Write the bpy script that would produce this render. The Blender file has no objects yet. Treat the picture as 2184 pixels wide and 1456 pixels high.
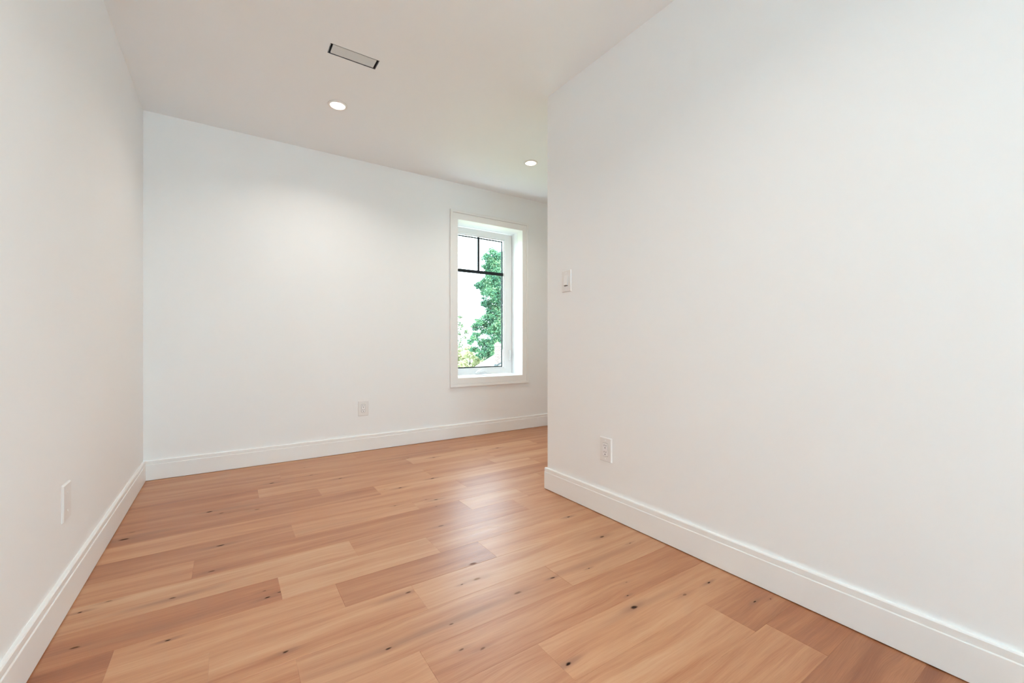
import bpy, bmesh, math, random
from mathutils import Vector, Matrix

# ------------------------------------------------------------------ camera, world, lights, exposure
SC = bpy.context.scene
COL = SC.collection
YAW = 0.5906841
CAM_H = 0.910
cam_data = bpy.data.cameras.new('camera')
cam_data.sensor_fit = 'HORIZONTAL'
cam_data.sensor_width = 36.0
cam_data.lens = 904.853 / 2184.0 * 36.0
cam_data.shift_y = 2.84 / 2184.0
cam_data.clip_start = 0.02
cam_data.clip_end = 500
cam = bpy.data.objects.new('camera', cam_data)
cam.location = (0, 0, CAM_H)
cam.rotation_euler = (math.pi / 2, 0, -YAW)
COL.objects.link(cam)
SC.camera = cam

SC.view_settings.view_transform = 'Standard'
SC.view_settings.look = 'None'
SC.view_settings.gamma = 1.0
SC.view_settings.use_curve_mapping = False
SC.view_settings.exposure = 0.17
SC.cycles.use_denoising = True
SC.cycles.max_bounces = 16
SC.cycles.diffuse_bounces = 10
SC.cycles.transparent_max_bounces = 16
SC.cycles.sample_clamp_indirect = 6.0
SC.cycles.caustics_reflective = False
SC.cycles.caustics_refractive = False

SKY_HORIZON, SKY_ZENITH = 13.5, 4.2
world = bpy.data.worlds.new('sky')
SC.world = world
world.use_nodes = True
wn = world.node_tree.nodes
wn['Background'].inputs['Color'].default_value = (0.70, 0.865, 1.0, 1)   # hazy white sky, brightest low down
_l = world.node_tree.links
_tc = wn.new('ShaderNodeTexCoord')
_sx = wn.new('ShaderNodeSeparateXYZ')
_mr = wn.new('ShaderNodeMapRange')
_l.new(_tc.outputs['Generated'], _sx.inputs[0])
_l.new(_sx.outputs[2], _mr.inputs[0])
for _i, _q in enumerate((0.05, 0.75, SKY_HORIZON, SKY_ZENITH)):
    _mr.inputs[_i + 1].default_value = _q
_l.new(_mr.outputs[0], wn['Background'].inputs['Strength'])
world.cycles.sampling_method = 'MANUAL'
world.cycles.sample_map_resolution = 256

def lamp(name, kind, loc, energy, color, **kw):
    d = bpy.data.lights.new(name, kind)
    d.energy = energy
    d.color = color
    for k, v in kw.items():
        setattr(d, k, v)
    o = bpy.data.objects.new(name, d)
    o.location = loc
    COL.objects.link(o)
    return o

sun = lamp('sun', 'SUN', (0, 0, 30), 7.0, (1.0, 0.94, 0.84), angle=0.02)
sun.rotation_euler = Vector((0.30, 0.55, -0.78)).to_track_quat('-Z', 'Y').to_euler()
# daylight lamp added to even the room brightness, outside added_window, in the left wall well behind the camera
ADDED_WIN_Y = -5.0
fill = lamp('fill_light', 'AREA', (-0.78, ADDED_WIN_Y, 1.25), 420.0, (0.46, 0.785, 1.0), shape='RECTANGLE', size=1.9, size_y=1.5)
fill.rotation_euler = (0, -math.pi / 2, 0)
DOWNLIGHT_W = (5.2, 4.8, 6.4)
DOWNLIGHT_SPREAD = 2.45
DOWNLIGHT_COLOR = (1.0, 0.935, 0.85)

# ------------------------------------------------------------------ room dimensions (metres)
XL, YB, XR, YC, H = -0.4607, 3.669, 1.6586, 2.0749, 2.44
YR, XA = ADDED_WIN_Y - 1.1, 4.20            # rear wall, end of the recess behind the partition
BT, BH = 0.0147, 0.132           # baseboard thickness and height

# ------------------------------------------------------------------ helpers
def prop(o, **kw):
    for k, v in kw.items():
        o[k] = v
    return o

def new_obj(name, bm, mat=None, parent=None, smooth=False):
    bmesh.ops.recalc_face_normals(bm, faces=bm.faces)
    me = bpy.data.meshes.new(name)
    bm.to_mesh(me)
    bm.free()
    if mat:
        me.materials.append(mat)
    if smooth:
        for p in me.polygons:
            p.use_smooth = True
    o = bpy.data.objects.new(name, me)
    COL.objects.link(o)
    if parent:
        o.parent = parent
    return o

def empty(name, loc, rotz=0.0):
    o = bpy.data.objects.new(name, None)
    o.empty_display_size = 0.1
    o.location = loc
    o.rotation_euler = (0, 0, rotz)
    COL.objects.link(o)
    return o

def add_box(bm, lo, hi, bevel=0.0, seg=2, M=None):
    ret = bmesh.ops.create_cube(bm, size=1.0)
    vs = ret['verts']
    for v in vs:
        v.co = Vector([(lo[i] + hi[i]) / 2 + v.co[i] * (hi[i] - lo[i]) for i in range(3)])
    if bevel > 0:
        es = list({e for v in vs for e in v.link_edges})
        r = bmesh.ops.bevel(bm, geom=es, offset=bevel, segments=seg, profile=0.5, affect='EDGES')
        vs = list({v for f in r['faces'] for v in f.verts} | {v for v in vs if v.is_valid})
    if M is not None:
        for v in vs:
            v.co = M @ v.co
    return vs

def box(name, lo, hi, mat, parent=None, bevel=0.0, M=None):
    bm = bmesh.new()
    add_box(bm, lo, hi, bevel, M=M)
    return new_obj(name, bm, mat, parent)

def add_prism(bm, pts, fn, t0, t1):
    """closed outline pts (a,b) swept from t0 to t1; fn(a,b,t) -> xyz"""
    A = [bm.verts.new(fn(a, b, t0)) for a, b in pts]
    B = [bm.verts.new(fn(a, b, t1)) for a, b in pts]
    n = len(pts)
    for i in range(n):
        bm.faces.new((A[i], A[(i + 1) % n], B[(i + 1) % n], B[i]))
    bm.faces.new(A)
    bm.faces.new(B[::-1])

def rounded(w, h, r, n=5):
    pts = []
    for cx, cy, a0 in ((w / 2 - r, h / 2 - r, 0), (-w / 2 + r, h / 2 - r, 90), (-w / 2 + r, -h / 2 + r, 180), (w / 2 - r, -h / 2 + r, 270)):
        for i in range(n + 1):
            a = math.radians(a0 + 90 * i / n)
            pts.append((cx + r * math.cos(a), cy + r * math.sin(a)))
    return pts

def add_plate(bm, w, h, y0, y1, r=0.004, ch=0.0015, cx=0, cz=0):
    """rounded plate in local XZ, back at y0, front at y1 (y1<y0), chamfered front rim"""
    rings = [(rounded(w, h, r), y0), (rounded(w, h, r), y1 + ch), (rounded(w - 2 * ch, h - 2 * ch, max(r - ch, 0.0005)), y1)]
    vr = [[bm.verts.new((cx + a, y, cz + b)) for a, b in pts] for pts, y in rings]
    n = len(vr[0])
    for A, B in zip(vr, vr[1:]):
        for i in range(n):
            bm.faces.new((A[i], A[(i + 1) % n], B[(i + 1) % n], B[i]))
    bm.faces.new(vr[0])
    bm.faces.new(vr[-1][::-1])

def add_lathe(bm, prof, seg=48, M=None):
    """prof: (r,z) list; open revolve, closed with discs where r==0"""
    rings = []
    for r, z in prof:
        if r < 1e-6:
            rings.append([bm.verts.new((0, 0, z))])
        else:
            rings.append([bm.verts.new((r * math.cos(2 * math.pi * i / seg), r * math.sin(2 * math.pi * i / seg), z)) for i in range(seg)])
    for A, B in zip(rings, rings[1:]):
        for i in range(seg):
            j = (i + 1) % seg
            if len(A) == 1 and len(B) == 1:
                continue
            if len(A) == 1:
                bm.faces.new((A[0], B[i], B[j]))
            elif len(B) == 1:
                bm.faces.new((A[i], A[j], B[0]))
            else:
                bm.faces.new((A[i], A[j], B[j], B[i]))
    if M is not None:
        for R in rings:
            for v in R:
                v.co = M @ v.co

def add_tube(bm, pts, radii, seg=8):
    rings = []
    for i, p in enumerate(pts):
        p = Vector(p)
        d = (Vector(pts[min(i + 1, len(pts) - 1)]) - Vector(pts[max(i - 1, 0)])).normalized()
        u = d.orthogonal().normalized()
        w = d.cross(u)
        rings.append([bm.verts.new(p + (u * math.cos(2 * math.pi * k / seg) + w * math.sin(2 * math.pi * k / seg)) * radii[i]) for k in range(seg)])
    for A, B in zip(rings, rings[1:]):
        # align start index to avoid twist
        off = min(range(seg), key=lambda o: (A[0].co - B[o].co).length)
        for k in range(seg):
            bm.faces.new((A[k], A[(k + 1) % seg], B[(k + 1 + off) % seg], B[(k + off) % seg]))
    bm.faces.new(rings[0])
    bm.faces.new(rings[-1][::-1])

def grid_slab(bm, us, vs, holes, fn, d0, d1):
    """slab of cells us x vs between depths d0,d1 with (iu,iv) cells in holes left open; clean outer and hole faces"""
    V = {}
    def vert(i, j, k):
        key = (i, j, k)
        if key not in V:
            V[key] = bm.verts.new(fn(us[i], vs[j], (d0, d1)[k]))
        return V[key]
    def solid(i, j):
        return 0 <= i < len(us) - 1 and 0 <= j < len(vs) - 1 and (i, j) not in holes
    for i in range(len(us) - 1):
        for j in range(len(vs) - 1):
            if not solid(i, j):
                continue
            for k in (0, 1):
                bm.faces.new([vert(i, j, k), vert(i + 1, j, k), vert(i + 1, j + 1, k), vert(i, j + 1, k)])
            for (di, dj, a, b) in ((-1, 0, (i, j), (i, j + 1)), (1, 0, (i + 1, j), (i + 1, j + 1)), (0, -1, (i, j), (i + 1, j)), (0, 1, (i, j + 1), (i + 1, j + 1))):
                if not solid(i + di, j + dj):
                    bm.faces.new([vert(*a, 0), vert(*b, 0), vert(*b, 1), vert(*a, 1)])

# ------------------------------------------------------------------ materials
def mat(name, color=(0.8, 0.8, 0.8), rough=0.5, metal=0.0, spec=0.5):
    m = bpy.data.materials.new(name)
    m.use_nodes = True
    b = m.node_tree.nodes['Principled BSDF']
    b.inputs['Base Color'].default_value = (*color, 1)
    b.inputs['Roughness'].default_value = rough
    b.inputs['Metallic'].default_value = metal
    b.inputs['Specular IOR Level'].default_value = spec
    return m

class NT:
    def __init__(self, m):
        self.t = m.node_tree
        self.n = m.node_tree.nodes
        self.l = m.node_tree.links
    def new(self, kind, **kw):
        x = self.n.new(kind)
        for k, v in kw.items():
            setattr(x, k, v)
        return x
    def set(self, sock, v):
        if hasattr(v, 'is_output'):
            self.l.new(v, sock)
        else:
            sock.default_value = v
    def math(self, op, a, b=0.0, c=None, clamp=False):
        x = self.new('ShaderNodeMath', operation=op, use_clamp=clamp)
        self.set(x.inputs[0], a)
        self.set(x.inputs[1], b)
        if c is not None:
            self.set(x.inputs[2], c)
        return x.outputs[0]
    def vmath(self, op, a, b=(0, 0, 0)):
        x = self.new('ShaderNodeVectorMath', operation=op)
        self.set(x.inputs[0], a)
        self.set(x.inputs[1], b)
        return x.outputs['Value'] if op in ('LENGTH', 'DOT_PRODUCT', 'DISTANCE') else x.outputs[0]
    def noise(self, vec, scale, detail=2.0, rough=0.5):
        x = self.new('ShaderNodeTexNoise')
        self.l.new(vec, x.inputs['Vector'])
        x.inputs['Scale'].default_value = scale
        x.inputs['Detail'].default_value = detail
        x.inputs['Roughness'].default_value = rough
        return x.outputs['Fac']
    def ramp(self, fac, stops):
        x = self.new('ShaderNodeValToRGB')
        self.set(x.inputs[0], fac)
        e = x.color_ramp.elements
        while len(e) < len(stops):
            e.new(0.5)
        for s, (p, c) in zip(e, stops):
            s.position = p
            s.color = (*c, 1)
        return x.outputs[0]
    def maprange(self, v, a, b, c=0.0, d=1.0, smooth=False):
        x = self.new('ShaderNodeMapRange', interpolation_type='SMOOTHSTEP' if smooth else 'LINEAR')
        self.set(x.inputs[0], v)
        for i, q in enumerate((a, b, c, d)):
            self.set(x.inputs[i + 1], q)
        return x.outputs[0]
    def mix(self, f, a, b, blend='MIX'):
        x = self.new('ShaderNodeMix', data_type='RGBA', blend_type=blend)
        self.set(x.inputs[0], f)
        self.set(x.inputs[6], a)
        self.set(x.inputs[7], b)
        return x.outputs[2]
    def bump(self, h, strength, dist):
        x = self.new('ShaderNodeBump')
        self.l.new(h, x.inputs['Height'])
        x.inputs['Strength'].default_value = strength
        x.inputs['Distance'].default_value = dist
        return x.outputs[0]

def paint(name, color, rough, bump=0.05, scale=260):
    m = mat(name, color, rough, spec=0.3)
    t = NT(m)
    b = t.n['Principled BSDF']
    pos = t.new('ShaderNodeNewGeometry').outputs['Position']
    n = t.noise(pos, scale, 2.0)
    t.l.new(t.bump(n, bump, 0.001), b.inputs['Normal'])
    return m

M_WALL = paint('white_wall_paint', (0.880, 0.886, 0.884), 0.62)
M_CEIL = paint('white_ceiling_paint', (0.90, 0.93, 0.948), 0.9)
M_TRIM = paint('white_satin_trim_paint', (0.878, 0.876, 0.862), 0.38, 0.015, 90)
M_VINYL = paint('white_vinyl', (0.86, 0.87, 0.88), 0.32, 0.0, 90)
M_PLATE = paint('white_plastic', (0.83, 0.815, 0.80), 0.3, 0.0, 90)
M_RECEP = paint('bright_white_plastic', (0.87, 0.865, 0.87), 0.28, 0.0, 90)
M_DARK = paint('dark_slot', (0.02, 0.018, 0.016), 0.6, 0.0, 90)
M_GAP = paint('dark_gap', (0.03, 0.02, 0.015), 0.8, 0.0, 90)
M_BLACK = paint('black_window_bar', (0.012, 0.016, 0.02), 0.45, 0.0, 90)
M_PANEL = paint('grey_register_panel', (0.70, 0.73, 0.73), 0.55, 0.03, 400)

M_DUCT = mat('galvanised_duct', (0.20, 0.22, 0.25), 0.45, 0.7)
_t = NT(M_DUCT)
_p = _t.new('ShaderNodeTexCoord').outputs['Object']
_t.l.new(_t.ramp(_t.noise(_p, 40, 3), [(0.3, (0.10, 0.11, 0.13)), (0.7, (0.30, 0.33, 0.37))]), _t.n['Principled BSDF'].inputs['Base Color'])

def glass_mat():
    m = bpy.data.materials.new('window_glass')
    m.use_nodes = True
    t = NT(m)
    t.n.clear()
    out = t.new('ShaderNodeOutputMaterial')
    tr = t.new('ShaderNodeBsdfTransparent')
    tr.inputs[0].default_value = (0.96, 0.985, 0.975, 1)
    gl = t.new('ShaderNodeBsdfGlossy')
    gl.inputs['Roughness'].default_value = 0.02
    fr = t.new('ShaderNodeFresnel')
    # the same reflection from either side of the thin pane
    bf = t.new('ShaderNodeNewGeometry').outputs['Backfacing']
    t.l.new(t.maprange(bf, 0.0, 1.0, 1.45, 1.0 / 1.45), fr.inputs['IOR'])
    mx = t.new('ShaderNodeMixShader')
    t.l.new(fr.outputs[0], mx.inputs[0])
    t.l.new(tr.outputs[0], mx.inputs[1])
    t.l.new(gl.outputs[0], mx.inputs[2])
    t.l.new(mx.outputs[0], out.inputs[0])
    return m
M_GLASS = glass_mat()

def lamp_mat():
    m = bpy.data.materials.new('glowing_lens')
    m.use_nodes = True
    t = NT(m)
    b = t.n['Principled BSDF']
    b.inputs['Base Color'].default_value = (0.9, 0.9, 0.88, 1)
    b.inputs['Emission Color'].default_value = (1.0, 0.93, 0.80, 1)
    b.inputs['Emission Strength'].default_value = 6.0
    return m
M_LENS = lamp_mat()

def floor_mat():
    m = mat('hickory_planks', rough=0.4)
    t = NT(m)
    b = t.n['Principled BSDF']
    pos = t.new('ShaderNodeNewGeometry').outputs['Position']
    tone = t.new('ShaderNodeAttribute', attribute_name='tone')         # r tone, g seed, b hue shift
    sep = t.new('ShaderNodeSeparateColor')
    t.l.new(tone.outputs['Color'], sep.inputs[0])
    T, S, HU = sep.outputs
    sp = t.new('ShaderNodeSeparateXYZ')
    t.l.new(pos, sp.inputs[0])
    x, y = sp.outputs[0], sp.outputs[1]
    xo = t.math('ADD', x, t.math('MULTIPLY', S, 37.0))
    yo = t.math('ADD', y, t.math('MULTIPLY', S, 11.0))
    # slight waviness of the grain
    cw = t.new('ShaderNodeCombineXYZ')
    t.l.new(t.math('MULTIPLY', xo, 1.6), cw.inputs[0])
    t.l.new(t.math('MULTIPLY', yo, 5.0), cw.inputs[1])
    wob = t.math('MULTIPLY', t.math('SUBTRACT', t.noise(cw.outputs[0], 1.0, 2.0), 0.5), 0.075)
    yw = t.math('ADD', yo, wob)
    def grain(sx, sy, detail, rough=0.55):
        c = t.new('ShaderNodeCombineXYZ')
        t.l.new(t.math('MULTIPLY', xo, sx), c.inputs[0])
        t.l.new(t.math('MULTIPLY', yw, sy), c.inputs[1])
        return t.noise(c.outputs[0], 1.0, detail, rough)
    g1 = grain(0.9, 14.0, 3.0)            # broad bands
    g2 = grain(2.6, 75.0, 4.0)            # streaks
    g3 = grain(12.0, 480.0, 2.0)          # pores
    v = t.math('MULTIPLY', t.math('SUBTRACT', g1, 0.5), 0.90)
    v = t.math('ADD', v, t.math('MULTIPLY', t.math('SUBTRACT', g2, 0.5), 0.48))
    v = t.math('ADD', v, t.math('MULTIPLY', t.math('SUBTRACT', g3, 0.5), 0.36))
    v = t.math('ADD', v, T, clamp=True)
    colr = t.ramp(v, FLOOR_RAMP)
    # hue shift between pinkish and yellowish planks
    colr = t.mix(t.math('MULTIPLY', HU, 0.55), colr, t.mix(1.0, colr, (1.02, 0.93, 0.84, 1), 'MULTIPLY'))
    # knots and mineral streaks carried per plank as (x, y, half length, strength)
    wx = t.math('MULTIPLY', t.math('SUBTRACT', grain(25, 60, 2), 0.5), 0.02)
    wy = t.math('MULTIPLY', t.math('SUBTRACT', grain(14, 30, 2), 0.5), 0.010)
    xk = t.math('ADD', x, wx)
    yk = t.math('ADD', y, wy)
    core = None
    halo = None
    for i in range(4):
        a = t.new('ShaderNodeAttribute', attribute_name='knot%d' % i)
        s = t.new('ShaderNodeSeparateXYZ')
        t.l.new(a.outputs['Vector'], s.inputs[0])
        dx = t.math('SUBTRACT', xk, s.outputs[0])
        dy = t.math('SUBTRACT', yk, s.outputs[1])
        hl = s.outputs[2]
        st = a.outputs['Alpha']
        # dark core, aspect 2.6 : 1
        dc = t.math('SQRT', t.math('ADD', t.math('POWER', dx, 2.0), t.math('POWER', t.math('MULTIPLY', dy, 2.2), 2.0)))
        c = t.math('MULTIPLY', t.maprange(t.math('DIVIDE', dc, hl), 0.30, 0.85, 1.0, 0.0, True), st)
        # brown halo drawn out along the grain
        dh = t.math('SQRT', t.math('ADD', t.math('POWER', t.math('MULTIPLY', dx, 0.28), 2.0), t.math('POWER', t.math('MULTIPLY', dy, 1.25), 2.0)))
        h = t.math('MULTIPLY', t.maprange(t.math('DIVIDE', dh, hl), 0.1, 1.5, 1.0, 0.0, True), st)
        core = c if core is None else t.math('MAXIMUM', core, c)
        halo = h if halo is None else t.math('MAXIMUM', halo, h)
    a = t.new('ShaderNodeAttribute', attribute_name='streak')
    s = t.new('ShaderNodeSeparateXYZ')
    t.l.new(a.outputs['Vector'], s.inputs[0])
    dx = t.math('DIVIDE', t.math('SUBTRACT', x, s.outputs[0]), s.outputs[2])
    dy = t.math('DIVIDE', t.math('SUBTRACT', t.math('ADD', y, t.math('MULTIPLY', wob, 0.8)), s.outputs[1]), 0.030)
    ds = t.math('SQRT', t.math('ADD', t.math('POWER', dx, 2.0), t.math('POWER', dy, 2.0)))
    sk = t.math('MULTIPLY', t.maprange(ds, 0.1, 1.0, 1.0, 0.0, True), a.outputs['Alpha'])
    halo = t.math('MAXIMUM', t.math('MULTIPLY', halo, 0.70), t.math('MULTIPLY', sk, t.maprange(g2, 0.2, 0.7, 0.35, 1.0)))
    colr = t.mix(halo, colr, (0.25, 0.098, 0.047, 1))
    colr = t.mix(core, colr, (0.020, 0.008, 0.005, 1))
    t.l.new(colr, b.inputs['Base Color'])
    r = t.maprange(g2, 0.2, 0.8, FLOOR_ROUGH[0], FLOOR_ROUGH[1])
    t.l.new(t.math('ADD', r, t.math('MULTIPLY', core, 0.35)), b.inputs['Roughness'])
    t.l.new(t.math('SUBTRACT', 0.72, t.math('MULTIPLY', core, 0.64)), b.inputs['Specular IOR Level'])
    hgt = t.math('ADD', t.math('MULTIPLY', g3, 0.4), t.math('MULTIPLY', g2, 0.6))
    t.l.new(t.bump(hgt, 0.10, 0.0012), b.inputs['Normal'])
    return m

FLOOR_RAMP = [(0.0, (0.25, 0.075, 0.025)), (0.35, (0.405, 0.158, 0.066)), (0.62, (0.52, 0.255, 0.127)), (1.0, (0.635, 0.385, 0.225))]
FLOOR_ROUGH = (0.34, 0.45)
M_FLOOR = floor_mat()

def foliage_mat(name, stops, translucent=0.35):
    m = bpy.data.materials.new(name)
    m.use_nodes = True
    t = NT(m)
    t.n.clear()
    out = t.new('ShaderNodeOutputMaterial')
    at = t.new('ShaderNodeAttribute', attribute_name='leaf')
    c = t.ramp(at.outputs['Fac'], stops)
    d = t.new('ShaderNodeBsdfDiffuse')
    tl = t.new('ShaderNodeBsdfTranslucent')
    mx = t.new('ShaderNodeMixShader')
    mx.inputs[0].default_value = translucent
    t.l.new(c, d.inputs[0])
    t.l.new(c, tl.inputs[0])
    t.l.new(d.outputs[0], mx.inputs[1])
    t.l.new(tl.outputs[0], mx.inputs[2])
    t.l.new(mx.outputs[0], out.inputs[0])
    return m
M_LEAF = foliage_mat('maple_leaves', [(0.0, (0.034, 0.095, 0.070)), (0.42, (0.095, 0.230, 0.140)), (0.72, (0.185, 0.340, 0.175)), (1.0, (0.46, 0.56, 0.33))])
M_LEAF_THIN = foliage_mat('grey_green_leaves', [(0.0, (0.09, 0.14, 0.075)), (0.6, (0.22, 0.30, 0.17)), (1.0, (0.42, 0.38, 0.32))])
M_LEAF_PALE = foliage_mat('pale_yellow_leaves', [(0.0, (0.34, 0.37, 0.20)), (0.5, (0.56, 0.56, 0.36)), (1.0, (0.72, 0.70, 0.52))], 0.4)
M_BARK = mat('bark', (0.16, 0.12, 0.09), 0.9)
_t = NT(M_BARK)
_p = _t.new('ShaderNodeTexCoord').outputs['Object']
_t.l.new(_t.ramp(_t.noise(_p, 6, 5), [(0.3, (0.02, 0.016, 0.013)), (0.7, (0.07, 0.055, 0.045))]), _t.n['Principled BSDF'].inputs['Base Color'])
M_GRASS = mat('grass', (0.2, 0.3, 0.1), 0.9)
_t = NT(M_GRASS)
_p = _t.new('ShaderNodeTexCoord').outputs['Object']
_t.l.new(_t.ramp(_t.noise(_p, 3, 6), [(0.3, (0.36, 0.42, 0.24)), (0.7, (0.52, 0.56, 0.36))]), _t.n['Principled BSDF'].inputs['Base Color'])

def brick_mat():
    m = mat('weathered_brick', (0.5, 0.3, 0.25), 0.9)
    t = NT(m)
    uv = t.new('ShaderNodeTexCoord').outputs['Object']
    sp = t.new('ShaderNodeSeparateXYZ')
    t.l.new(uv, sp.inputs[0])
    c = t.new('ShaderNodeCombineXYZ')
    t.l.new(t.math('ADD', sp.outputs[0], sp.outputs[1]), c.inputs[0])
    t.l.new(sp.outputs[2], c.inputs[1])
    br = t.new('ShaderNodeTexBrick')
    t.l.new(c.outputs[0], br.inputs['Vector'])
    br.inputs['Color1'].default_value = (0.105, 0.070, 0.063, 1)
    br.inputs['Color2'].default_value = (0.175, 0.125, 0.114, 1)
    br.inputs['Mortar'].default_value = (0.25, 0.22, 0.21, 1)
    br.inputs['Scale'].default_value = 1.0
    br.inputs['Brick Width'].default_value = 0.2
    br.inputs['Row Height'].default_value = 0.075
    br.inputs['Mortar Size'].default_value = 0.012
    t.l.new(br.outputs['Color'], t.n['Principled BSDF'].inputs['Base Color'])
    return m
M_BRICK = brick_mat()
M_CONC = paint('pale_concrete', (0.30, 0.27, 0.255), 0.9, 0.1, 30)
M_FLASH = mat('lead_flashing', (0.035, 0.05, 0.055), 0.6, 0.0)
M_SIDING = paint('cream_siding', (0.72, 0.69, 0.62), 0.7, 0.05, 20)
M_SHINGLE = mat('pale_shingles', (0.7, 0.66, 0.6), 0.9)
_t = NT(M_SHINGLE)
_p = _t.new('ShaderNodeTexCoord').outputs['Object']
_t.l.new(_t.ramp(_t.noise(_p, 9, 4), [(0.3, (0.36, 0.34, 0.31)), (0.7, (0.46, 0.44, 0.40))]), _t.n['Principled BSDF'].inputs['Base Color'])

# ------------------------------------------------------------------ floor of random-length planks
W, Y0 = 0.170, 1.703
# row: {joints x}; plank tones from left to right, far rows lifted against corner shade
ROWS = {
    11: ([1.90], [.52, .48]),
    10: ([0.85, 2.30], [.50, .48, .45]),
    9: ([0.30, 1.60], [.46, .46, .44]),
    8: ([1.16, 2.335], [.46, .70, .44]),
    7: ([0.155, 1.78], [.36, .54, .52]),
    6: ([0.467, 1.163, 1.69], [.40, .62, .46, .62]),
    5: ([0.768, 1.98], [.34, .64, .55]),
    4: ([1.257, 2.17], [.56, .40, .55]),
    3: ([0.265, 0.875, 1.79], [.34, .58, .54, .50]),
    2: ([-0.115, 1.109, 1.49], [.52, .38, .64, .54]),
    1: ([0.463, 1.373], [.62, .48, .55]),
    0: ([0.162, 0.770], [.34, .66, .50]),
    -1: ([-0.279, 0.338, 0.951], [.28, .60, .36, .62]),
    -2: ([-0.044, 0.570], [.56, .58, .60]),
    -3: ([0.163, 1.075], [.46, .52, .58]),
    -4: ([0.471, 1.68], [.58, .40, .5]),
    -5: ([0.778], [.44, .60]),
    -6: ([0.165, 1.383], [.44, .54, .34]),  # right-hand tones of the nearest rows lowered to paint in dimmer light
    -7: ([0.84, 1.45], [.40, .48, .28]),
    -8: ([1.08], [.42, .22]),
    -9: ([0.77, 1.38], [.36, .28, .15]),
}
KNOTS = [  # x, y, half length, strength
    (0.239, 3.154, .022, .9), (0.627, 3.009, .020, .85), (0.899, 2.604, .016, 1.0), (0.811, 2.633, .007, .7), (1.142, 2.663, .018, 1.0),
    (0.479, 3.193, .020, .5), (0.465, 3.413, .014, .4), (1.361, 3.148, .018, .8), (1.181, 3.24, .016, .6), (1.941, 3.121, .022, .8),
    (1.763, 3.183, .018, .5), (1.006, 2.292, .018, .7), (0.958, 2.324, .012, .5), (0.777, 2.335, .012, .6), (0.963, 2.194, .010, .5),
    (0.883, 1.949, .022, .55), (1.48, 1.679, .014, .95), (1.459, 1.421, .020, .75), (1.045, 1.278, .011, 1.0), (0.880, 1.273, .022, .5),
    (0.799, 1.435, .022, .4), (0.733, 1.433, .009, .7), (0.839, 1.542, .026, .5), (1.213, 1.251, .008, .9), (0.549, 1.495, .017, .7),
    (0.117, 1.747, .014, 1.0), (0.110, 1.80, .010, .6), (0.158, 1.759, .008, .9), (0.142, 1.409, .014, .85), (0.397, 1.254, .014, .9),
    (0.601, 1.251, .014, .6), (0.694, 1.27, .008, .4), (0.804, 0.912, .016, 1.0), (0.578, 1.130, .012, .6), (0.631, 1.099, .014, .5),
    (1.518, 1.303, .010, .6), (1.260, 1.098, .010, .4), (1.518, 0.922, .012, .95), (1.198, 1.036, .008, .8), (1.163, 0.98, .022, .95),
    (1.372, 0.926, .016, .5), (1.048, 0.922, .016, 1.0), (1.542, 0.765, .010, .95), (1.602, 0.741, .007, .6), (1.001, 1.055, .016, .4),
    (0.817, 1.041, .010, .5), (-0.08, 2.807, .020, 1.0), (-0.028, 2.749, .020, .5), (-0.399, 2.633, .030, .85), (-0.381, 2.71, .02, .3),
    (-0.027, 2.312, .022, .9), (-0.053, 2.071, .016, .7), (-0.349, 2.033, .014, .5), (-0.414, 2.002, .012, 1.0), (-0.164, 1.932, .016, .65),
    (-0.151, 1.667, .011, 1.0), (-0.38, 1.78, .018, .7), (-0.247, 1.754, .022, .35), (0.134, 2.702, .02, .45),
]
STREAKS = [(0.55, 1.262, .55, .75), (-0.16, 1.93, .26, .75), (1.25, 1.29, .5, .5), (0.02, 2.80, .30, .6), (1.2, 1.02 - .05, .35, .45),
           (0.50, 1.49, .13, .6), (0.20, 1.40, .22, .6), (-0.20, 1.76, .3, .5), (-0.30, 2.65, .2, .6), (0.35, 2.26, .6, .3), (1.3, 3.30, .7, .5), (0.7, 2.66, .3, .5)]

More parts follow.
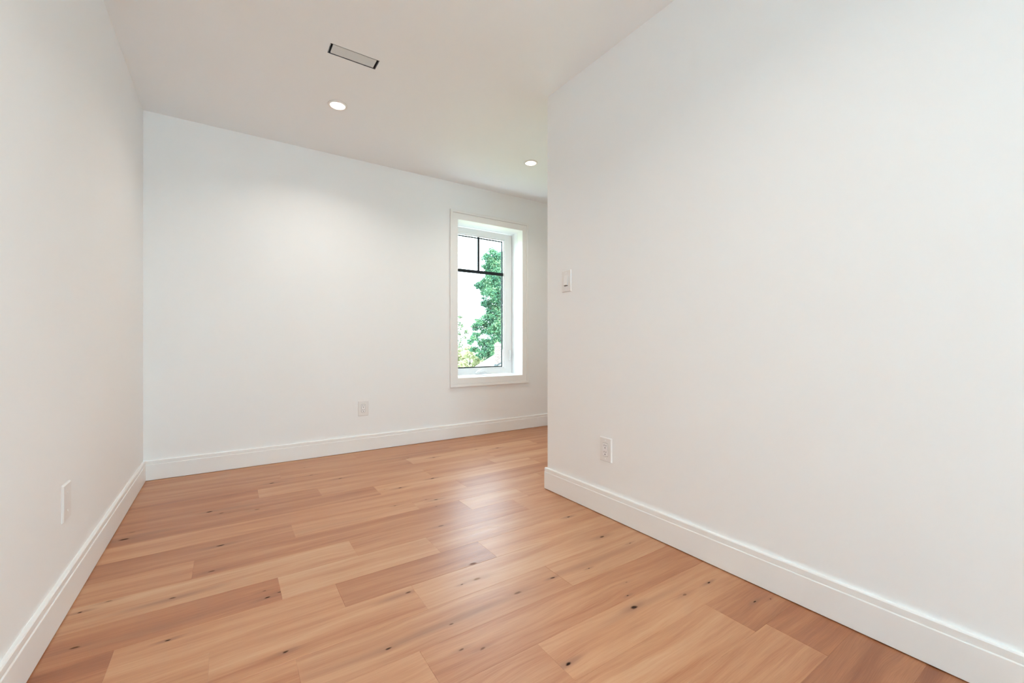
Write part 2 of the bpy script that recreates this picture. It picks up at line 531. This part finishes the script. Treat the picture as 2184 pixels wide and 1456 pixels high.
def build_floor():
    rnd = random.Random(7)
    bm = bmesh.new()
    names = ['tone', 'knot0', 'knot1', 'knot2', 'knot3', 'streak']
    lay = {n: bm.loops.layers.float_color.new(n) for n in names}
    x0, x1 = XL, XA
    seen = set()
    for k in range(math.floor((YR - Y0) / W), 12):
        ya, yb = Y0 + k * W, min(Y0 + (k + 1) * W, YB)
        ya = max(ya, YR)
        if yb - ya < 0.01:
            continue
        if k in ROWS:
            joints, tones = ROWS[k]
        else:
            joints, tones = [], None
            x = x0 + rnd.choice([.3, .5, .7, .9])
            while x < x1 - .3:
                joints.append(x)
                x += rnd.choice([.61, .61, .915, 1.22])
        xs = [x0] + [j for j in joints if x0 < j < x1] + [x1]
        for i in range(len(xs) - 1):
            a, b = xs[i], xs[i + 1]
            tone = tones[i] if tones else rnd.uniform(.35, .6)
            seed, hue = rnd.random(), rnd.random()
            kn = [q for q in KNOTS if a <= q[0] < b and ya <= q[1] < yb][:4]
            sk = [q for q in STREAKS if a <= q[0] < b and ya <= q[1] < yb][:1]
            vals = {'tone': (tone, seed, hue, 1)}
            for n in range(4):
                vals['knot%d' % n] = kn[n] if n < len(kn) else (a, ya - 50, .01, 0)
            vals['streak'] = sk[0] if sk else (a, ya - 50, .1, 0)
            z = -rnd.uniform(0, .00035)
            e = 0.0006
            o = [bm.verts.new(p) for p in ((a, ya, z - .0005), (b, ya, z - .0005), (b, yb, z - .0005), (a, yb, z - .0005))]
            t = [bm.verts.new(p) for p in ((a + e, ya + e, z), (b - e, ya + e, z), (b - e, yb - e, z), (a + e, yb - e, z))]
            lo = [bm.verts.new((v.co.x, v.co.y, -.015)) for v in o]
            fs = [bm.faces.new(t)]
            for q in range(4):
                r = (q + 1) % 4
                fs.append(bm.faces.new((o[q], o[r], t[r], t[q])))
                fs.append(bm.faces.new((lo[q], lo[r], o[r], o[q])))
            fs.append(bm.faces.new(lo[::-1]))
            for f in fs:
                for l in f.loops:
                    for n in names:
                        l[lay[n]] = vals[n]
    o = new_obj('floor', bm, M_FLOOR)
    return prop(o, kind='structure', label='orange-tan wooden plank floor with dark knots', category='floor')
build_floor()
o = box('subfloor', (XL - .2, YR - .2, -.30), (XA + .2, YB + .24, -.016), M_GAP)
prop(o, kind='structure')

# ------------------------------------------------------------------ walls and ceiling
WX0, WX1, WZ0, WZ1 = 1.829, 2.583, 0.572, 2.091        # clear opening of window_1
bm = bmesh.new()
grid_slab(bm, [XL - .2, WX0 - .02, WX1 + .02, XA + .2], [-.02, WZ0 - .02, WZ1 + .02, H + .0], {(1, 1)}, lambda u, v, d: (u, d, v), YB, YB + .24)
prop(new_obj('wall_back', bm, M_WALL), kind='structure')
bm = bmesh.new()
R0, R1, RZ0, RZ1 = ADDED_WIN_Y - .7, ADDED_WIN_Y + .7, 0.35, 2.15    # added_window
grid_slab(bm, [YR, R0, R1, YB], [-.02, RZ0, RZ1, H], {(1, 1)}, lambda u, v, d: (d, u, v), XL, XL - .2)
prop(new_obj('wall_left', bm, M_WALL), kind='structure')
# right partition: long face towards the room, end face towards the recess
bm = bmesh.new()
add_prism(bm, [(XR, YR), (XR + .12, YR), (XR + .12, YC - .12), (XA, YC - .12), (XA, YC), (XR, YC)], lambda a, b, t: (a, b, t), -.016, H)
prop(new_obj('wall_right', bm, M_WALL), kind='structure')
prop(box('wall_recess', (XA, YC - .12, -.02), (XA + .2, YB, H), M_WALL), kind='structure')
prop(box('wall_rear', (XL - .2, YR - .2, -.02), (XR + .12, YR, H), M_WALL), kind='structure')
VX0, VX1, VY0, VY1 = 0.437, 0.687, 2.314, 2.402           # register opening in the ceiling
bm = bmesh.new()
grid_slab(bm, [XL - .2, VX0, VX1, XA + .2], [YR - .2, VY0, VY1, YB + .24], {(1, 1)}, lambda u, v, d: (u, v, d), H, H + .25)
prop(new_obj('ceiling', bm, M_CEIL), kind='structure')

# ------------------------------------------------------------------ baseboards
PROFILE = [(0, 0), (.006, 0), (.006, .003), (BT - .001, .003), (BT, .004), (BT, .1045), (BT - .0012, .1065), (.0108, .1072), (.0108, .1085),
           (.0122, .1092), (.0122, BH - .004), (.0100, BH - .0005), (.0085, BH), (0, BH)]
def baseboard(name, fn, t0, t1):
    bm = bmesh.new()
    add_prism(bm, PROFILE, fn, t0, t1)
    return prop(new_obj(name, bm, M_TRIM), kind='structure')
baseboard('baseboard_left', lambda a, b, t: (XL + a, t, b), YR, YB - BT)
baseboard('baseboard_back', lambda a, b, t: (t, YB - a, b), XL, XA)
baseboard('baseboard_right', lambda a, b, t: (XR - a, t, b), YR, YC + BT)
baseboard('baseboard_recess', lambda a, b, t: (t, YC + a, b), XR, XA)
baseboard('baseboard_rear', lambda a, b, t: (t, YR + a, b), XL + BT, XR - BT)

# ------------------------------------------------------------------ window_1: casement in the back wall
def frame_ring(bm, x0, x1, z0, z1, w, y0, y1, wt=None, wb=None, bevel=0.0):
    wt = w if wt is None else wt
    wb = w if wb is None else wb
    O = [(x0, z0), (x1, z0), (x1, z1), (x0, z1)]
    I = [(x0 + w, z0 + wb), (x1 - w, z0 + wb), (x1 - w, z1 - wt), (x0 + w, z1 - wt)]
    V = {}
    for nm, P in (('O', O), ('I', I)):
        for y in (y0, y1):
            V[nm, y] = [bm.verts.new((a, y, b)) for a, b in P]
    for i in range(4):
        j = (i + 1) % 4
        bm.faces.new((V['O', y0][i], V['O', y0][j], V['I', y0][j], V['I', y0][i]))
        bm.faces.new((V['O', y1][i], V['I', y1][i], V['I', y1][j], V['O', y1][j]))
        bm.faces.new((V['O', y0][i], V['O', y1][i], V['O', y1][j], V['O', y0][j]))
        bm.faces.new((V['I', y0][i], V['I', y0][j], V['I', y1][j], V['I', y1][i]))
    if bevel:
        es = [e for e in bm.edges if e.calc_length() > .05]
        bmesh.ops.bevel(bm, geom=es, offset=bevel, segments=1, affect='EDGES')

def ring_obj(name, args, mat_, parent, bevel=0.0, **kw):
    bm = bmesh.new()
    frame_ring(bm, *args, bevel=bevel, **kw)
    return new_obj(name, bm, mat_, parent)

def to_local(o, root):
    """mesh built in world coordinates -> coordinates of its root"""
    o.data.transform(Matrix.Translation(-Vector(root.location)))

wcx = (WX0 + WX1) / 2
win = empty('window_1', (wcx, YB, WZ0 - .09))
prop(win, kind='structure', label='tall white casement window with black bars in the back wall', category='window')
parts = []
# casing: flat board with a raised outer band
ox0, ox1, oz0, oz1 = 1.7495, 2.6625, 0.487, 2.178
parts.append(ring_obj('casing', (ox0 + .027, ox1 - .027, oz0 + .027, oz1 - .027, WX0 - ox0 - .027, YB - .015, YB), M_TRIM, win, .0012,
                      wt=oz1 - WZ1 - .027, wb=WZ0 - oz0 - .027))
parts.append(ring_obj('back_band', (ox0, ox1, oz0, oz1, .0258, YB - .0195, YB), M_TRIM, win, .0015))
# jamb extension and window frame
parts.append(ring_obj('jamb', (WX0 - .018, WX1 + .018, WZ0 - .018, WZ1 + .018, .018, YB + .0003, 3.7510), M_TRIM, win))
parts.append(ring_obj('window_frame', (WX0 - .018, WX1 + .018, WZ0 - .018, WZ1 + .018, .0176, 3.7545, 3.905), M_VINYL, win, .0006))
# sash with a stepped glazing bead
SY = 3.856
sash = ring_obj('sash', (WX0 + .003, WX1 - .003, WZ0 + .008, WZ1 - .008, .087, SY, 3.898, ), M_VINYL, win, .0015, wt=.061, wb=.058)
parts.append(sash)
gx0, gx1, gz0, gz1 = WX0 + .090, WX1 - .090, WZ0 + .066, WZ1 - .069
bead = ring_obj('glazing_bead', (gx0 - .001, gx1 + .001, gz0 - .001, gz1 + .001, .012, SY + .010, 3.8795), M_VINYL, win, .002)
parts.append(bead)
pane = box('pane', (gx0 + .002, 3.8815, gz0 + .002), (gx1 - .002, 3.8875, gz1 - .002), M_GLASS, win)
parts.append(pane)
parts.append(ring_obj('spacer', (gx0 + .0105, gx1 - .0105, gz0 + .0105, gz1 - .0105, .0125, 3.8885, 3.8965), M_BLACK, win))
mz = 1.648
parts.append(box('muntin', (gx0 + .0105, 3.8725, mz - .0165), (gx1 - .0105, 3.8812, mz + .0165), M_BLACK, win, .001))
parts.append(box('muntin', (2.177 - .0118, 3.8725, mz + .0166), (2.177 + .0118, 3.8812, gz1 - .0105), M_BLACK, win, .001))
# folded crank operator on the bottom rail
bm = bmesh.new()
add_prism(bm, [(-.068, 0), (.068, 0), (.068, .012), (.060, .022), (.004, .042), (-.012, .042), (-.062, .020), (-.068, .010)],
          lambda a, b, t: (2.190 + a, t, .593 + b), SY - .040, SY - .0005)
bmesh.ops.bevel(bm, geom=[e for e in bm.edges], offset=.003, segments=2, affect='EDGES')
crank = new_obj('crank_operator', bm, M_VINYL, win)
parts.append(crank)
bm = bmesh.new()
add_tube(bm, [(2.135, SY - .046, .601), (2.165, SY - .049, .612), (2.205, SY - .049, .616), (2.240, SY - .046, .604)], [.005, .0055, .0055, .006], 10)
parts.append(new_obj('crank_handle', bm, M_VINYL, win, True))
# sash lock on the right stile
bm = bmesh.new()
LY = SY - .0005
add_plate(bm, .034, .118, LY, LY - .010, .015, .003, 2.549, .779)
lock = new_obj('sash_lock', bm, M_VINYL, win)
parts.append(lock)
bm = bmesh.new()
add_tube(bm, [(2.549, LY - .012, .752), (2.549, LY - .020, .775), (2.549, LY - .024, .806), (2.549, LY - .020, .825)], [.007, .008, .0075, .006], 10)
parts.append(new_obj('lock_lever', bm, M_VINYL, win, True))
for q in parts:
    to_local(q, win)

# ------------------------------------------------------------------ added_window: daylight window added unseen behind the camera to brighten the room
added_win = empty('added_window', (XL, (R0 + R1) / 2, RZ0), math.pi / 2)
prop(added_win, kind='structure', label='added white window, out of view in the left wall behind the camera', category='window')
hw, hh = (R1 - R0) / 2, RZ1 - RZ0
bm = bmesh.new()
frame_ring(bm, -hw, hw, 0, hh, .05, .03, .11)
new_obj('window_frame', bm, M_VINYL, added_win)
bm = bmesh.new()
frame_ring(bm, -hw - .08, hw + .08, -.085, hh + .085, .08, -.015, 0)
new_obj('casing', bm, M_TRIM, added_win)
box('pane', (-hw + .048, .068, .048), (hw - .048, .074, hh - .048), M_GLASS, added_win)

# ------------------------------------------------------------------ ceiling register and downlights
reg = empty('ceiling_vent', ((VX0 + VX1) / 2, (VY0 + VY1) / 2, H))
prop(reg, label='grey rectangular air vent in the ceiling with dark slots at its ends', category='vent')
a, b_ = (VX1 - VX0) / 2, (VY1 - VY0) / 2
bm = bmesh.new()
g = .0004
for lo, hi in (((-a + g, -b_ + g, .0005), (-a + .004, b_ - g, .16)), ((a - .004, -b_ + g, .0005), (a - g, b_ - g, .16)),
               ((-a + .004, -b_ + g, .0005), (a - .004, -b_ + .003, .16)), ((-a + .004, b_ - .003, .0005), (a - .004, b_ - g, .16)),
               ((-a + g, -b_ + g, .16), (a - g, b_ - g, .165))):
    add_box(bm, lo, hi)
new_obj('duct_collar', bm, M_DUCT, reg)
bm = bmesh.new()
add_box(bm, (-.1115, -b_ + .0072, .0012), (.1115, b_ - .0062, .0085), .0018)
new_obj('damper_panel', bm, M_PANEL, reg)
for sx in (-1, 1):
    box('bracket', (sx * .106 - .004, -b_ + .003, .0112), (sx * .106 + .004, b_ - .003, .03), M_DUCT, reg)

def downlight(x, y, label, watts):
    r = empty('recessed_downlight', (x, y, H))
    prop(r, label=label, category='ceiling light', group='round ceiling downlights')
    bm = bmesh.new()
    add_lathe(bm, [(.0445, -.0005), (.0445, -.0045), (.0465, -.0065), (.055, -.0070), (.0595, -.0045), (.060, -.0003), (.0445, -.0005)], 64)
    new_obj('trim_ring', bm, M_PLATE, r, True)
    bm = bmesh.new()
    add_lathe(bm, [(.0440, -.0005), (.0440, -.0035), (0, -.0038)], 64)
    new_obj('lens', bm, M_LENS, r, True)
    l = lamp('downlight_lamp', 'AREA', (0, 0, -.0078), watts, DOWNLIGHT_COLOR, shape='DISK', size=.085, spread=DOWNLIGHT_SPREAD)
    l.parent = r
    return r
downlight(0.589, 2.895, 'round lit downlight in the ceiling below the grey air vent', DOWNLIGHT_W[0])
downlight(2.142, 2.908, 'round lit downlight in the ceiling above the window', DOWNLIGHT_W[1])
downlight(0.450, 0.55, 'added round downlight, out of view in the ceiling nearest the camera', DOWNLIGHT_W[2])  # extra fixture added out of view to even out the wall brightness

# ------------------------------------------------------------------ wall plates
def outlet(loc, rotz, label, round_r):
    r = empty('wall_outlet', loc, rotz)
    prop(r, label=label, category='outlet', group='white wall outlets')
    bm = bmesh.new()
    add_plate(bm, .085, .127, -.0002, -.0064, .004, .0040)
    new_obj('cover_plate', bm, M_PLATE, r)
    bm = bmesh.new()
    add_plate(bm, .0362, .0702, -.0063, -.0066, round_r + .001, .0001)
    new_obj('insert_gap', bm, M_GAP, r)
    bm = bmesh.new()
    add_plate(bm, .0340, .0680, -.0067, -.0084, round_r, .0007)
    rec = new_obj('receptacle', bm, M_RECEP, r)
    for cz in (.0175, -.0165):
        bm = bmesh.new()
        for cx, w, h in ((-.0064, .0024, .0086), (.0064, .0024, .0072)):
            add_box(bm, (cx - w / 2, -.0088, cz + .0045 - h / 2), (cx + w / 2, -.0080, cz + .0045 + h / 2))
        add_lathe(bm, [(0, 0), (.0029, 0), (.0029, .0008), (0, .0008)], 16, Matrix.Translation((0, -.0080, cz - .0080)) @ Matrix.Rotation(math.pi / 2, 4, 'X'))
        new_obj('socket', bm, M_DARK, rec)
    for cz in (.0485, -.0485):
        bm = bmesh.new()
        add_lathe(bm, [(0, 0), (.0034, 0), (.0030, .0009), (0, .0011)], 16, Matrix.Translation((0, -.0062, cz)) @ Matrix.Rotation(math.pi / 2, 4, 'X'))
        new_obj('screw', bm, M_RECEP, r)
    return r
outlet((0.950, YB, .359), 0, 'white wall outlet low on the back wall, left of the window', .010)
outlet((XR, 1.582, .348), -math.pi / 2, 'white wall outlet on the right-hand partition, below the light switch', .003)
bp = empty('blank_wall_plate', (XL, 2.053, .368), math.pi / 2)
prop(bp, label='plain white cover plate seen edge-on low on the left wall', category='wall plate')
bm = bmesh.new()
add_plate(bm, .085, .127, -.0002, -.0064, .004, .0040)
new_obj('cover_plate', bm, M_PLATE, bp)
for cz in (.030, -.030):
    bm = bmesh.new()
    add_lathe(bm, [(0, 0), (.0034, 0), (.0030, .0009), (0, .0011)], 16, Matrix.Translation((0, -.0064, cz)) @ Matrix.Rotation(math.pi / 2, 4, 'X'))
    new_obj('screw', bm, M_PLATE, bp)

sw = empty('light_switch', (XR, 1.8935, 1.273), -math.pi / 2)
prop(sw, label='white rocker light switch on the right-hand partition near its corner', category='light switch')
bm = bmesh.new()
add_plate(bm, .081, .128, -.0002, -.0064, .004, .0040)
new_obj('cover_plate', bm, M_PLATE, sw)
bm = bmesh.new()
add_plate(bm, .0365, .0705, -.0063, -.0067, .003, .0001)
new_obj('insert_gap', bm, M_PLATE, sw)
bm = bmesh.new()
add_prism(bm, [(-.0068, .0325), (-.0074, .0325), (-.0098, .010), (-.0135, -.024), (-.0068, -.0255)], lambda a, b, t: (t, a, b), -.0162, .0120)
new_obj('rocker', bm, M_PLATE, sw)
box('side_strip', (.0135, -.0070, -.026), (.0162, -.0068, .032), M_PANEL, sw)  # thin grey strip along the right of the rocker
box('rocker_shadow', (-.0150, -.0072, -.0300), (.0150, -.0068, -.0262), M_DARK, sw)  # dark strip painting the shadow under the rocker's lower edge
for cz in (.0485, -.0485):
    bm = bmesh.new()
    add_lathe(bm, [(0, 0), (.0034, 0), (.0030, .0009), (0, .0011)], 16, Matrix.Translation((0, -.0062, cz)) @ Matrix.Rotation(math.pi / 2, 4, 'X'))
    new_obj('screw', bm, M_RECEP, sw)

# ------------------------------------------------------------------ outdoors
RV = Vector((math.cos(YAW), -math.sin(YAW), 0))
FV = Vector((math.sin(YAW), math.cos(YAW), 0))
GZ = -3.2
def place(s, d, z):
    return RV * s + FV * d + Vector((0, 0, z))

o = box('grass', (-120, 6, GZ - .3), (160, 190, GZ), M_GRASS)
prop(o, kind='stuff', label='green lawn far below the window', category='grass')

def crown(px, depth, rnd, spread, leaf, dens, grow):
    """clumps (s, z, r) in metres at the tree's own depth; each breaks into smaller sprays of leaves"""
    bm = bmesh.new()
    lay = bm.loops.layers.float_color.new('leaf')
    sprays = []
    for (s, z, r) in px:
        c = place(s, depth + rnd.uniform(-spread, spread), z)
        tone0 = rnd.uniform(-.16, .16)
        r *= grow
        sprays.append((c, r * .85, tone0 - .14))  # inner leaves coloured darker, standing in for shade inside the crown
        for _ in range(13):
            d = Vector((rnd.gauss(0, 1), rnd.gauss(0, 1), rnd.gauss(0, .8))).normalized()
            sprays.append((c + d * r * rnd.uniform(.55, .95), r * rnd.uniform(.22, .50), tone0 + rnd.uniform(-.12, .16)))
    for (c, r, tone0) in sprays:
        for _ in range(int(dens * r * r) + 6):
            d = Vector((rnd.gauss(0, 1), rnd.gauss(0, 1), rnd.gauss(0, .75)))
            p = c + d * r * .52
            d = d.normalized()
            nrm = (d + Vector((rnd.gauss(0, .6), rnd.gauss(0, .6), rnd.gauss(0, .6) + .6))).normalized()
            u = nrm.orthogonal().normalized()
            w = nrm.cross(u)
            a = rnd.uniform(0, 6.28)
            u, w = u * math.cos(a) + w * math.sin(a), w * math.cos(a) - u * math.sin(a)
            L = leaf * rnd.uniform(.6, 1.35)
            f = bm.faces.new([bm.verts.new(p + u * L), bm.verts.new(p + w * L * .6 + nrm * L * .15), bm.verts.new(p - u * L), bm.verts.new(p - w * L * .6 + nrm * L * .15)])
            tone = min(1, max(0, .46 + tone0 + d.z * .16 + rnd.gauss(0, .16)))  # upper leaves of each spray coloured lighter, as highlights from above
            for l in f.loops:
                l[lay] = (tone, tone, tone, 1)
    return bm

def tree(name, label, clumps, depth, trunk_s, trunk_top, trunk_r, leafmat, leaf, dens, spread, seed, category='tree', grow=1.0):
    rnd = random.Random(seed)
    base = place(trunk_s, depth, GZ + .03)
    r = empty(name, base)
    prop(r, label=label, category=category)
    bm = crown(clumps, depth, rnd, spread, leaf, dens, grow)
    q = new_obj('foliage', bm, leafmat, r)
    q.data.transform(Matrix.Translation(-base))
    bm = bmesh.new()
    top = place(trunk_s, depth, trunk_top)
    add_tube(bm, [base, base.lerp(top, .3) + RV * .1, base.lerp(top, .65) - RV * .08, top], [trunk_r * 1.25, trunk_r, trunk_r * .7, trunk_r * .25], 10)
    for (s, z, rr) in clumps[::3]:
        f = rnd.uniform(.3, .7)
        a = base.lerp(top, f)
        e = place(s, depth, z)
        add_tube(bm, [a, a.lerp(e, .5) + Vector((0, 0, .15)), e], [trunk_r * .35, trunk_r * .2, trunk_r * .08], 6)
    q = new_obj('trunk', bm, M_BARK, r)
    q.data.transform(Matrix.Translation(-base))
    return r

def clumps_at(depth, pts):
    k = depth / 904.85
    return [((u - 1092) * k, CAM_H - (v - 731) * k, r * k) for u, v, r in pts]

tree('maple_tree', 'tall leafy green tree seen through the window behind the chimney', clumps_at(45, [
    (1050, 548, 13), (1070, 543, 16), (1041, 564, 12), (1062, 567, 16), (1086, 560, 22), (1046, 590, 14), (1068, 598, 20), (1031, 603, 9), (1023, 613, 7),
    (1044, 618, 15), (1066, 628, 20), (1092, 610, 26), (1036, 645, 9), (1052, 650, 14), (1076, 660, 20), (1044, 672, 12), (1062, 682, 18), (1024, 690, 10),
    (1010, 697, 7), (1038, 700, 16), (1062, 712, 20), (1086, 700, 25), (1015, 717, 9), (1032, 733, 13), (1051, 742, 14), (1071, 740, 18), (1005, 728, 6),
    (1013, 744, 8), (1027, 756, 8), (1043, 761, 8), (1058, 758, 9), (1112, 580, 30), (1125, 640, 34), (1120, 700, 34), (1140, 745, 24), (1150, 610, 26), (1158, 680, 28)]),
    45, 0.9, 6.5, .32, M_LEAF, .092, 950, 1.2, 3, grow=1.32)
tree('slender_tree', 'thin grey-green tree at the left edge of the window view', clumps_at(56, [
    (981, 676, 5), (974, 690, 8), (985, 697, 7), (993, 708, 6), (980, 712, 8), (969, 708, 12), (990, 722, 8), (976, 730, 10), (960, 722, 14), (985, 740, 9), (952, 695, 12), (960, 680, 8)]),
    56, -7.4, 4.0, .16, M_LEAF_THIN, .12, 110, 1.0, 5)
tree('pale_shrub', 'pale yellow sunlit shrub at the lower left of the window view', clumps_at(50, [
    (985, 762, 12), (1002, 756, 11), (1018, 764, 11), (1036, 770, 10), (990, 778, 12), (1014, 781, 12), (965, 770, 16), (1000, 744, 8), (1036, 785, 11), (1052, 776, 9),
    (975, 750, 9), (946, 764, 16), (928, 776, 16), (1056, 788, 12), (978, 788, 12)]),
    50, -4.9, -.9, .12, M_LEAF_PALE, .13, 420, 1.5, 9, 'shrub')

# neighbouring house whose roof and chimney rise into the window view
e1 = RV * .53 - FV * .85          # along the ridge, towards us
e2 = RV * .85 + FV * .53          # up the visible slope
A = place(-2.446, 27.0, -.73)
PITCH = .52
house = empty('house', (A.x, A.y, GZ))
prop(house, label='neighbouring house with pale roof and brick chimney below the trees', category='house')
BASIS = Matrix(((e1.x, e2.x, 0), (e1.y, e2.y, 0), (0, 0, 1))).to_4x4()
house.matrix_world = Matrix.Translation((A.x, A.y, GZ)) @ BASIS
hz = A.z - GZ
G0, G1, LEN = -0.9, 3.3, 9.0
def roof_z(g):
    return hz + PITCH * (g if g <= G1 else 2 * G1 - g)
bm = bmesh.new()
add_prism(bm, [(G0, roof_z(G0)), (G1, roof_z(G1)), (2 * G1 - G0, roof_z(G0)), (2 * G1 - G0, roof_z(G0) - .16), (G1, roof_z(G1) - .18), (G0, roof_z(G0) - .16)],
          lambda a, b, t: (t, a, b), -.25, LEN)
new_obj('roof', bm, M_SHINGLE, house)
bm = bmesh.new()
add_prism(bm, [(G0 + .4, 0), (2 * G1 - G0 - .4, 0), (2 * G1 - G0 - .4, roof_z(G0 + .4) - .19), (G1, roof_z(G1) - .20), (G0 + .4, roof_z(G0 + .4) - .19)],
          lambda a, b, t: (t, a, b), .1, LEN - .35)
new_obj('wall', bm, M_SIDING, house)
# chimney, local position on the slope
ch = place(-.863, 25.6, 0) - Vector((A.x, A.y, 0))
c1, c2 = ch.dot(e1), ch.dot(e2)
zb = roof_z(c2)
ztop = CAM_H - GZ + .0
w1, w2 = .165, .135
bm = bmesh.new()
add_box(bm, (c1 - w1, c2 - w2, zb - .4), (c1 + w1, c2 + w2, ztop - .20))
chim = new_obj('chimney', bm, M_BRICK, house)
chim['label'] = 'red-brown brick chimney'
bm = bmesh.new()
add_box(bm, (c1 - w1 - .03, c2 - w2 - .03, ztop - .20), (c1 + w1 + .03, c2 + w2 + .03, ztop - .10), .006)
add_box(bm, (c1 - w1, c2 - w2, ztop - .10), (c1 + w1, c2 + w2, ztop - .03), .02)
add_lathe(bm, [(0, 0), (.09, 0), (.08, .09), (.06, .09), (.06, .02), (0, .02)], 20, Matrix.Translation((c1, c2, ztop - .04)))
new_obj('chimney_cap', bm, M_CONC, chim)
bm = bmesh.new()
n = .012
add_prism(bm, [(c2 - w2 - n, roof_z(c2 - w2) - .02), (c2 + w2 + n, roof_z(c2 + w2) - .02), (c2 + w2 + n, roof_z(c2 + w2) + .09), (c2 - w2 - n, roof_z(c2 - w2) + .10)],
          lambda a, b, t: (t, a, b), c1 - w1 - n, c1 + w1 + n)
new_obj('flashing', bm, M_FLASH, chim)
